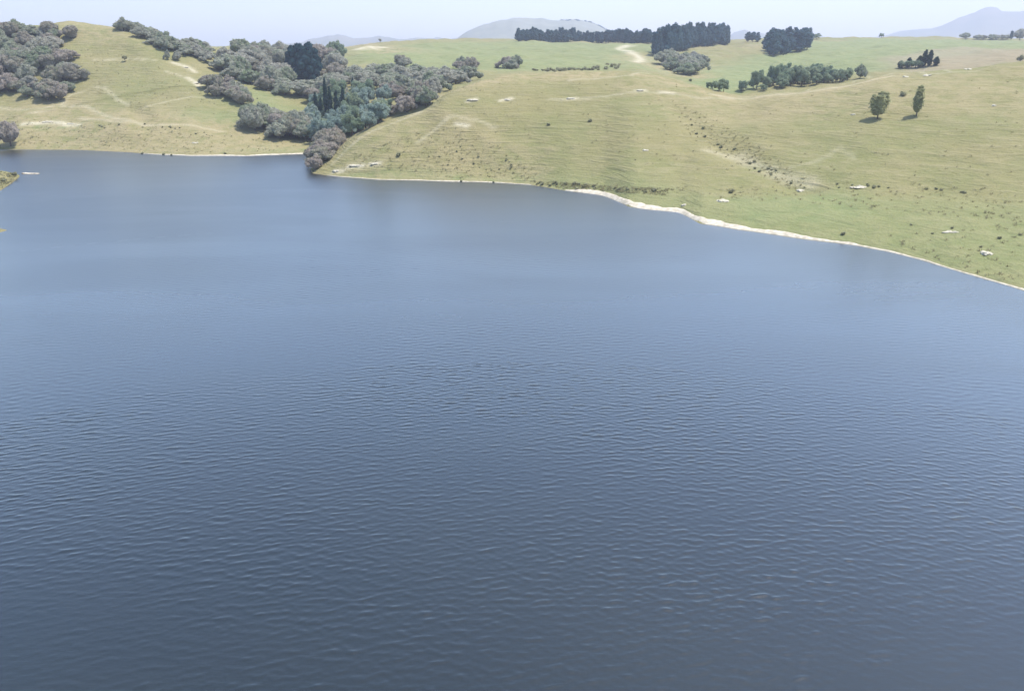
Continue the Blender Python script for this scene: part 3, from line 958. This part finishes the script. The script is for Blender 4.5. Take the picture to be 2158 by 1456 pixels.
# --- small clumps on the far paddock
for poly, lab, grp in (([(836, 140), (850, 132), (864, 136), (856, 144)], "grey scrub tree in the smallest clump on the far paddock's left", "scrub trees of the smallest paddock clump"),
                       ([(946, 144), (1005, 140), (1006, 148), (950, 150)], "dark grey scrub tree in the middle clump of the far paddock", "scrub trees of the middle paddock clump"),
                       ([(1050, 140), (1090, 142), (1090, 148), (1062, 148)], "dark mauve scrub tree in the right-hand clump of the far paddock", "scrub trees of the right-hand paddock clump")):
    CNT[lab[:20]] = wood(['bush', 'bush_brown'], poly, 9, lab, grp, 0.95, 1.3, dmax=640)
CNT['hedge'] = wood(['shrub'], [(1110, 150), (1200, 146), (1260, 140), (1310, 138), (1310, 145), (1250, 149), (1160, 152)], 5.0,
     "low grey-green bush in the broken hedge behind the near hill's crest", "bushes of the broken hedge behind the crest", 1.0, 1.9, 1.0, 'bush', limit=48, hs=0.7)
CNT['L'] = wood(['bush'], [(1395, 140), (1430, 128), (1485, 128), (1480, 150), (1455, 162), (1420, 158)], 12.5,
     "grey scrub tree in the clump on the dry streambed below the pines", "scrub trees on the dry streambed", 1.3, 1.8, hs=0.8, dmax=720)
# --- skyline trees left of the gully and the dark dome
single('cypress', 641, 171, "huge dark blue-green dome-shaped cypress above the gully", scale=(1.08, 1.08, 1.0))
CNT['sk1'] = wood(['bush'], [(535, 112), (590, 118), (600, 126), (540, 120)], 12.0, "dark scrub tree in the short skyline row left of the cypress", "scrub trees of the short skyline row", 1.1, 1.5, dmax=620)
single('small', 604, 112, "small dark pointed tree on the skyline just left of the cypress", scale=(1.9, 1.9, 1.7))
CNT['sk2'] = wood(['bush', 'green'], [(668, 126), (712, 118), (722, 128), (700, 134), (672, 134)], 11.0, "grey scrub tree in the clump just right of the cypress", "scrub trees right of the cypress", 0.8, 1.15, dmax=700)
single('green', 694, 116, "upright dark tree topping the clump right of the cypress", scale=(0.7, 0.7, 1.0))
single('small', 801, 91, "tiny dark round tree on the skyline beside the pale earth cutting", scale=1.0)
# --- single trees on the left hill
single('small', 264, 131, "tiny dark round tree alone in the middle of the left hillside", scale=(0.75, 0.75, 0.8))
single('bush', 354, 127, "left tree of the pair standing on the left hill's shoulder", scale=(0.42, 0.42, 0.75))
single('bush', 374, 128, "right and broader tree of the pair on the left hill's shoulder", scale=(0.55, 0.55, 0.75))
single('bush_brown', 23, 309, "bushy mauve tree on the far-left shore overhanging the water", scale=(1.2, 1.2, 1.75))
# --- two young poplars on the right hill
single('vase', 1849, 251, "young vase-shaped poplar with a ragged left side on the right hillside", seed=0, scale=(1.5, 1.5, 1.05))
single('vase', 1931, 245, "young upright poplar with a forked top, right one on the right hillside", seed=1, scale=(1.25, 1.25, 1.05))
single('shrub', 1903, 203, "tiny shrub just upper left of the right-hand young poplar", 'shrub', scale=1.3)
# --- pine plantations
def rows(kind, line, step, nrow, gap, label, group, smin, smax, hs=1.0):
    """plantation: trees in rows behind a front line"""
    P = np.array([hit(u, v) for u, v in line])
    L = np.r_[0, np.cumsum(np.hypot(*np.diff(P[:, :2], axis=0).T))]
    for j in range(nrow):
        for t in np.arange(step * 0.5 * (j % 2), L[-1], step):
            x = np.interp(t + rng.uniform(-.3, .3) * step, L, P[:, 0]); y = np.interp(t, L, P[:, 1])
            k = 1 + (j * gap + rng.uniform(-.3, .3) * gap) / math.hypot(x, y)
            x *= k; y *= k; z = ground(x, y)
            s = rng.uniform(smin, smax)
            if not visible(x, y, z + 17 * s * hs): continue
            plant(kind, x, y, label, 'tree', group, (s * rng.uniform(0.9, 1.1), s, s * hs * rng.uniform(0.85, 1.1)), z)


rows('pine', [(1092, 88), (1180, 89), (1280, 91.5), (1372, 94)], 4.6, 2, 7, "dark pine in the long low plantation on the skyline", "pines of the long skyline plantation", 0.72, 0.95, 0.72)
rows('pine', [(1377, 119), (1400, 113), (1450, 102.5), (1500, 97), (1534, 95)], 7.0, 3, 9, "dark pine in the tall plantation block with the sloping front", "pines of the tall plantation block", 0.74, 1.08)
CNT['P3'] = wood(['pine'], [(1606, 114), (1640, 121), (1702, 108), (1700, 100), (1620, 103)], 10, "dark pine in the round clump on the right-hand paddock", "pines of the round paddock clump", 1.05, 1.3, 12, hs=0.66)
for u in (1576, 1586, 1596):
    single('pine', u, 89, "low bluish pine of the three on the skyline left of the round clump", scale=(0.85, 0.85, 0.5), group="three low skyline pines left of the round clump")
single('green', 1720, 83, "small bushy tree on the skyline right of the round pine clump", scale=(1.3, 1.3, 0.7))
single('green', 1857, 80, "lone small round tree on the right-hand skyline", scale=(0.9, 0.9, 0.6))
single('bush', 2034, 83, "broad dark tree on the skyline below the mountain", scale=(1.7, 1.7, 1.25))
for i, u in enumerate((2060, 2072, 2090, 2100, 2112, 2122)):
    single('bush', u, 84, "low dark bush in the skyline hedge at the far right", 'bush', scale=(1.5, 1.5, 0.95), group="bushes of the far-right skyline hedge")
single('pine', 2130, 85, "narrow pine left of the big tree at the skyline's right end", scale=(0.6, 0.6, 0.5))
single('bush', 2149, 85.5, "big dark rounded tree at the skyline's right end", scale=(2.1, 2.1, 2.1))
# --- valley row behind the saddle
CNT['V'] = wood(['green'], [(1560, 198), (1640, 189), (1700, 183), (1790, 172), (1795, 166), (1700, 172), (1640, 176), (1565, 188)], 5.6,
     "green tree in the row behind the right hill's saddle", "trees of the row behind the saddle", 0.45, 0.95, 4)
CNT['V2'] = wood(['green'], [(1475, 183), (1500, 184), (1555, 194), (1550, 200), (1510, 196)], 7.0,
     "small pale green tree on the bright valley floor", "small trees on the bright valley floor", 0.3, 0.55, 2)
single('bush', 1812, 166, "rounded olive tree at the right end of the saddle row", scale=(0.75, 0.75, 1.1))
for u, v, h, lab in ((1897, 144, 0.28, "lowest dark poplar at the left end of the paddock clump"), (1915, 142, 0.36, "short dark poplar in the paddock clump below the mountain"),
                     (1936, 141, 0.4, "dark poplar left of the two tallest in the paddock clump"), (1947, 140, 0.6, "left of the two tallest poplars in the paddock clump"),
                     (1957, 140, 0.58, "right of the two tallest poplars in the paddock clump"), (1972, 139, 0.33, "small round poplar right of the two tallest in the clump")):
    single('spire', u, v, lab, scale=(1.35, 1.35, h))
for u, v in ((1902, 144.5), (1911, 144), (1920, 143.5), (1929, 143), (1938, 142.5)):
    single('green', u, v, "bushy green tree under the poplars of the paddock clump", scale=(0.62, 0.62, 0.42), group="bushy trees under the paddock poplars")
single('shrub', 2150, 129, "dark bush on the right hill's crest at the frame edge", 'shrub', scale=2.6)

# --- shrubs on the slopes
for u, v, s, lab in ((1243, 257, 0.95, "dark upright shrub on the middle of the near hill"), (1156, 265, 0.85, "greenish shrub left of the dark upright one on the near hill"),
                     (840, 330, 1.0, "tiny shrub on the near hill above the pale bank"), (1040, 385, 0.5, "small dark shrub on the thin beach of the near hill"),
                     (972, 383, 0.5, "small dark shrub at the waterline right of the hill's tip"), (1776, 495, 0.7, "small shrub above the beach on the lower right slope"),
                     (1455, 172, 1.3, "tiny shrub near the crest left of the saddle"), (1541, 407, 1.0, "dark shrub just behind the pale slab near the beach"),
                     (345, 327, 0.78, "left of three small shrubs on the far-left shoreline"), (361, 328, 0.60, "right of three small shrubs on the far-left shoreline"),
                     (300, 325, 0.78, "first small shrub on the left shoreline seen from the left"), (475, 325, 0.72, "shrub at the left beach's inner end"),
                     (30, 371, 1.2, "dark shrub on the tip of the left grassy point"), (8, 383, 1.0, "low shrub in the middle of the left grassy point")):
    single('shrub', u, v, lab, 'shrub', s)


def shrub_band(poly, n, label, group, smin, smax, cat='shrub'):
    k = 0; tries = 0
    us = [p[0] for p in poly]; vs = [p[1] for p in poly]
    while k < n and tries < n * 30:
        tries += 1
        u, v = rng.uniform(min(us), max(us)), rng.uniform(min(vs), max(vs))
        if not in_poly(np.array(u), np.array(v), poly): continue
        p = hit(u, v)
        if p[2] < 0.1: continue
        s = rng.uniform(smin, smax)
        plant('shrub', p[0], p[1], label, cat, group, (s, s, s * rng.uniform(0.7, 1.0)), p[2], sink=0.05)
        k += 1


shrub_band([(1440, 230), (1480, 245), (1540, 300), (1690, 392), (1660, 400), (1560, 345), (1470, 290)], 18, "small dark shrub down the damp runnel of the right hill", "shrubs down the damp runnel", 0.4, 0.75)
shrub_band([(1690, 388), (1870, 388), (2060, 408), (2060, 416), (1860, 398), (1690, 400)], 15, "small dark shrub in the line above the right beach flat", "shrubs in the line above the beach flat", 0.4, 0.7)
shrub_band([(900, 330), (1000, 300), (1080, 340), (1110, 378), (950, 368)], 22, "small scrubby shrub on the rough patch of the near hill", "shrubs on the near hill's rough patch", 0.3, 0.55)
shrub_band([(1110, 384), (1200, 388), (1400, 402), (1400, 408), (1230, 402), (1120, 392)], 24, "small green shrub along the boggy shore left of the beach", "shrubs along the boggy shore", 0.5, 0.95)
shrub_band([(190, 262), (300, 262), (440, 275), (430, 285), (300, 275), (200, 272)], 14, "small shrub dotted along the foot of the left hill", "shrubs along the foot of the left hill", 0.4, 0.7)
shrub_band([(420, 150), (520, 200), (560, 215), (520, 210), (440, 170)], 12, "small shrub on the bare slope beside the isolated clump", "shrubs on the left hill's bare flank", 0.5, 0.9)
shrub_band([(2000, 450), (2150, 490), (2158, 560), (1900, 470)], 6, "low dark shrub on the grass flat at the far right", "shrubs on the grass flat at the far right", 0.4, 0.7)

# rough rushes and tussock too many to count
rb = MB()
g = np.random.default_rng(21)
for poly, n in (([(700, 340), (930, 262), (1010, 285), (1110, 340), (1140, 384), (950, 376)], 300), ([(1420, 215), (1500, 240), (1700, 380), (1680, 405), (1540, 345), (1440, 280)], 220),
                ([(1100, 380), (1420, 400), (1400, 412), (1190, 398)], 320), ([(1420, 395), (2100, 395), (2158, 420), (2158, 470), (1700, 430), (1420, 412)], 170),
                ([(0, 245), (200, 258), (640, 300), (640, 318), (420, 324), (0, 306)], 320), ([(0, 362), (40, 369), (20, 386), (0, 398)], 110),
                ([(940, 180), (1350, 155), (1560, 210), (2158, 150), (2158, 400), (1500, 380), (1000, 270)], 170),
                ([(160, 100), (330, 130), (480, 240), (300, 250), (170, 180)], 160), ([(1850, 500), (2158, 470), (2158, 600), (2000, 560)], 60)):
    us = [p[0] for p in poly]; vs = [p[1] for p in poly]; k = 0; tries = 0
    while k < n and tries < n * 20:
        tries += 1
        u, v = g.uniform(min(us), max(us)), g.uniform(min(vs), max(vs))
        if not in_poly(np.array(u), np.array(v), poly): continue
        p = hit(u, v)
        if p[2] < 0.1 or p[1] > 520: continue
        k += 1
        m_ = 9
        hgt = g.uniform(0.25, 0.6)
        a = g.uniform(0, 6.283, m_); q = g.uniform(0.05, 0.4, m_)
        bx = p[0] + q * np.cos(a); by = p[1] + q * np.sin(a)
        tx = bx + 0.25 * np.cos(a); ty = by + 0.25 * np.sin(a)
        wx_ = 0.10 * np.cos(a + 1.57); wy_ = 0.10 * np.sin(a + 1.57)
        zb = np.full(m_, p[2] - 0.08)
        V = np.stack([np.stack([bx - wx_, by - wy_, zb], 1), np.stack([bx + wx_, by + wy_, zb], 1), np.stack([tx, ty, zb + hgt * g.uniform(0.7, 1.2, m_)], 1)], 1).reshape(-1, 3)
        i = np.arange(m_) * 3
        rb.add(V, np.stack([i, i + 1, i + 2], 1))
rush = struct(rb.build("rush_tussocks", M['rush']), 'stuff')
rush['label'] = "rushes and tussock grass dotted over the slopes"
rush['category'] = "rushes"


# --- limestone
def rock_mesh(g, L, W, Hh, m):
    mb = MB()
    for i in range(m):
        c = (g.uniform(-.45, .45) * L, g.uniform(-.3, .3) * W, Hh * g.uniform(0.1, 0.35))
        s_ = g.uniform(0.25, 0.5)
        mb.blob(c, (L * s_, W * s_ * 1.1, Hh * g.uniform(0.4, 0.75)), g, 0.22)
    return mb


g = np.random.default_rng(5)
for u, v, wpx, dpt, lab in ((1521, 424, 32, 2.6, "large flat pale limestone slab above the beach's bend"), (1808, 395, 46, 2.0, "long pale limestone outcrop at the foot of the right slope"),
                            (1686, 402, 22, 1.6, "cluster of pale rocks at the foot of the damp runnel"), (2079, 534, 24, 2.0, "pale rock alone on the grass flat at the far right"),
                            (2003, 490, 34, 1.0, "thin pale ledge on the grass flat left of the lone rock"), (1442, 433, 14, 1.0, "small pale rock just above the beach"),
                            (1907, 163, 18, 2.0, "left pale limestone outcrop on the right hill's crest"), (1953, 160, 20, 2.4, "brightest pale outcrop on the right hill's crest"),
                            (2040, 147, 16, 2.0, "pale outcrop furthest right on the hill crest"), (1798, 243, 10, 0.8, "small pale rock left of the two young poplars"),
                            (2095, 224, 10, 0.8, "small pale rock right of the two young poplars"), (1360, 318, 14, 1.0, "small pale rocks on the middle of the near hill"),
                            (790, 346, 22, 1.2, "pale rock on the grass right of the near hill's tip"), (710, 361, 20, 1.2, "pale rock at the near hill's very tip"),
                            (750, 351, 34, 1.2, "long pale ledge between the two rocks near the hill's tip"), (995, 212, 28, 1.6, "left pale ledge high on the near hill"),
                            (1066, 211, 20, 1.4, "middle pale ledge high on the near hill"), (1203, 209, 22, 1.4, "right pale ledge high on the near hill"),
                            (1350, 192, 20, 1.2, "flat pale ledge near the crest left of the saddle"), (411, 302, 16, 1.2, "bright pale rock on the dry left bank"),
                            (100, 258, 22, 1.4, "left bright rock patch behind the far-left shore tree"), (148, 262, 20, 1.2, "right bright rock patch behind the far-left shore tree"),
                            (392, 143, 14, 1.5, "pale rock below the pair of trees on the left hill"), (412, 176, 18, 1.4, "pale slip rock on the left hill's right flank")):
    p = hit(u, v); r = math.hypot(p[0], p[1])
    L = wpx / FPX * r * 0.5
    o = rock_mesh(g, L * 1.1, dpt, 0.55, 7).build("limestone_outcrop", M['rock'])
    o.location = (p[0], p[1], p[2] - 0.12); o.rotation_euler = (0, 0, g.uniform(-0.15, 0.15))
    tag(o, lab, "rock")
# pale spit of shingle off the left grassy point
p = hit(66, 367)
o = rock_mesh(g, 4.0, 1.2, 0.4, 9).build("shingle_spit", M['sand'])
o.location = (p[0], p[1], 0.02)
tag(o, "thin pale shingle spit in the water off the left grassy point", "spit")

# --- white hut between the spires
p = hit(719, 258)
hut = bpy.data.objects.new("hut", None); COL.objects.link(hut)
hut.location = (p[0], p[1], p[2] - 0.2); hut.rotation_euler = (0, 0, 0.15)
def box(mb, x0, x1, y0, y1, z0, z1):
    v = [(x, y, z) for x in (x0, x1) for y in (y0, y1) for z in (z0, z1)]
    mb.add(v, [(0, 1, 3, 2), (4, 6, 7, 5), (0, 4, 5, 1), (2, 3, 7, 6), (0, 2, 6, 4), (1, 5, 7, 3)])
mb = MB(); box(mb, -1.3, 1.3, -1.2, 1.2, 0, 2.4)
mb.build("wall", M['white_wall'], hut)
mb = MB(); mb.add([(-1.5, -1.5, 2.41), (1.5, -1.5, 2.41), (1.5, 1.5, 2.41), (-1.5, 1.5, 2.41), (-1.5, 0, 3.4), (1.5, 0, 3.4)],
                  [(0, 1, 5, 4), (2, 3, 4, 5), (1, 2, 5), (3, 0, 4), (3, 2, 1, 0)])
mb.build("roof", M['white_wall'], hut)
mb = MB(); box(mb, -0.4, 0.4, -1.26, -1.2, 0.0, 1.9)
mb.build("door", M['dark_roof'], hut)
tag(hut, "tiny white hut half hidden between the dark gully spires", "hut")

# far-off wood on the pale hill
fw = MB(); g = np.random.default_rng(9)
for u in list(np.linspace(1183, 1200, 4)) + list(np.linspace(1212, 1275, 26)):
    v = np.interp(u, [1183, 1225, 1250, 1275], [46, 46, 51, 63]) + g.uniform(0, 5) * (u > 1215)
    az = paz(u, v); r = 2860 + g.uniform(-40, 20)
    zz = pz(u, v, r)
    fw.blob((r * math.sin(az), r * math.cos(az), zz - 2), (g.uniform(6, 10), g.uniform(6, 10), g.uniform(6, 11)), g, 0.3)
fo = struct(fw.build("far_wood", M['pine']), 'stuff')
fo['label'] = "far-off wood on the top of the pale flat hill"; fo['category'] = "wood"

# ------------------------------------------------------------------ air
hz = MB(); box(hz, -9000, 9000, -400, 9800, -7.5, 480)
m, n, l = mat("haze_air")
out = N(n, "ShaderNodeOutputMaterial"); pv = N(n, "ShaderNodeVolumePrincipled")
pv.inputs['Color'].default_value = (0.55, 0.585, 0.725, 1); pv.inputs['Density'].default_value = 0.00021
pv.inputs['Anisotropy'].default_value = 0.2
l.new(pv.outputs[0], out.inputs['Volume'])
haze = struct(hz.build("haze", m), 'stuff')

# ------------------------------------------------------------------ light
SUN_EL, SUN_AZ = rad(68), rad(80)      # high on the right
world = bpy.data.worlds.new("World"); S.world = world; world.use_nodes = True
wn, wl = world.node_tree.nodes, world.node_tree.links
bg = wn["Background"]
sky = wn.new("ShaderNodeTexSky"); sky.sky_type = 'NISHITA'; sky.sun_disc = False
sky.sun_elevation = SUN_EL; sky.sun_rotation = SUN_AZ
sky.air_density = 1.0; sky.dust_density = 1.2; sky.ozone_density = 1.0; sky.altitude = 100
wl.new(sky.outputs[0], bg.inputs[0]); bg.inputs[1].default_value = 0.15
sd = bpy.data.lights.new("sun", 'SUN'); sd.energy = 3.0; sd.angle = rad(0.5); sd.color = (1.0, 0.955, 0.87)
so = bpy.data.objects.new("sun", sd); COL.objects.link(so)
from mathutils import Vector
d = Vector((math.sin(SUN_AZ) * math.cos(SUN_EL), math.cos(SUN_AZ) * math.cos(SUN_EL), math.sin(SUN_EL)))
so.rotation_euler = d.to_track_quat('Z', 'Y').to_euler()
so.location = d * 300

S.view_settings.view_transform = 'Standard'; S.view_settings.look = 'None'
S.view_settings.exposure = 1.42; S.view_settings.gamma = 1.0
S.cycles.use_denoising = True
S.cycles.max_bounces = 6; S.cycles.diffuse_bounces = 3; S.cycles.volume_bounces = 1; S.cycles.transparent_max_bounces = 8
print("COUNTS", COUNT, CNT)
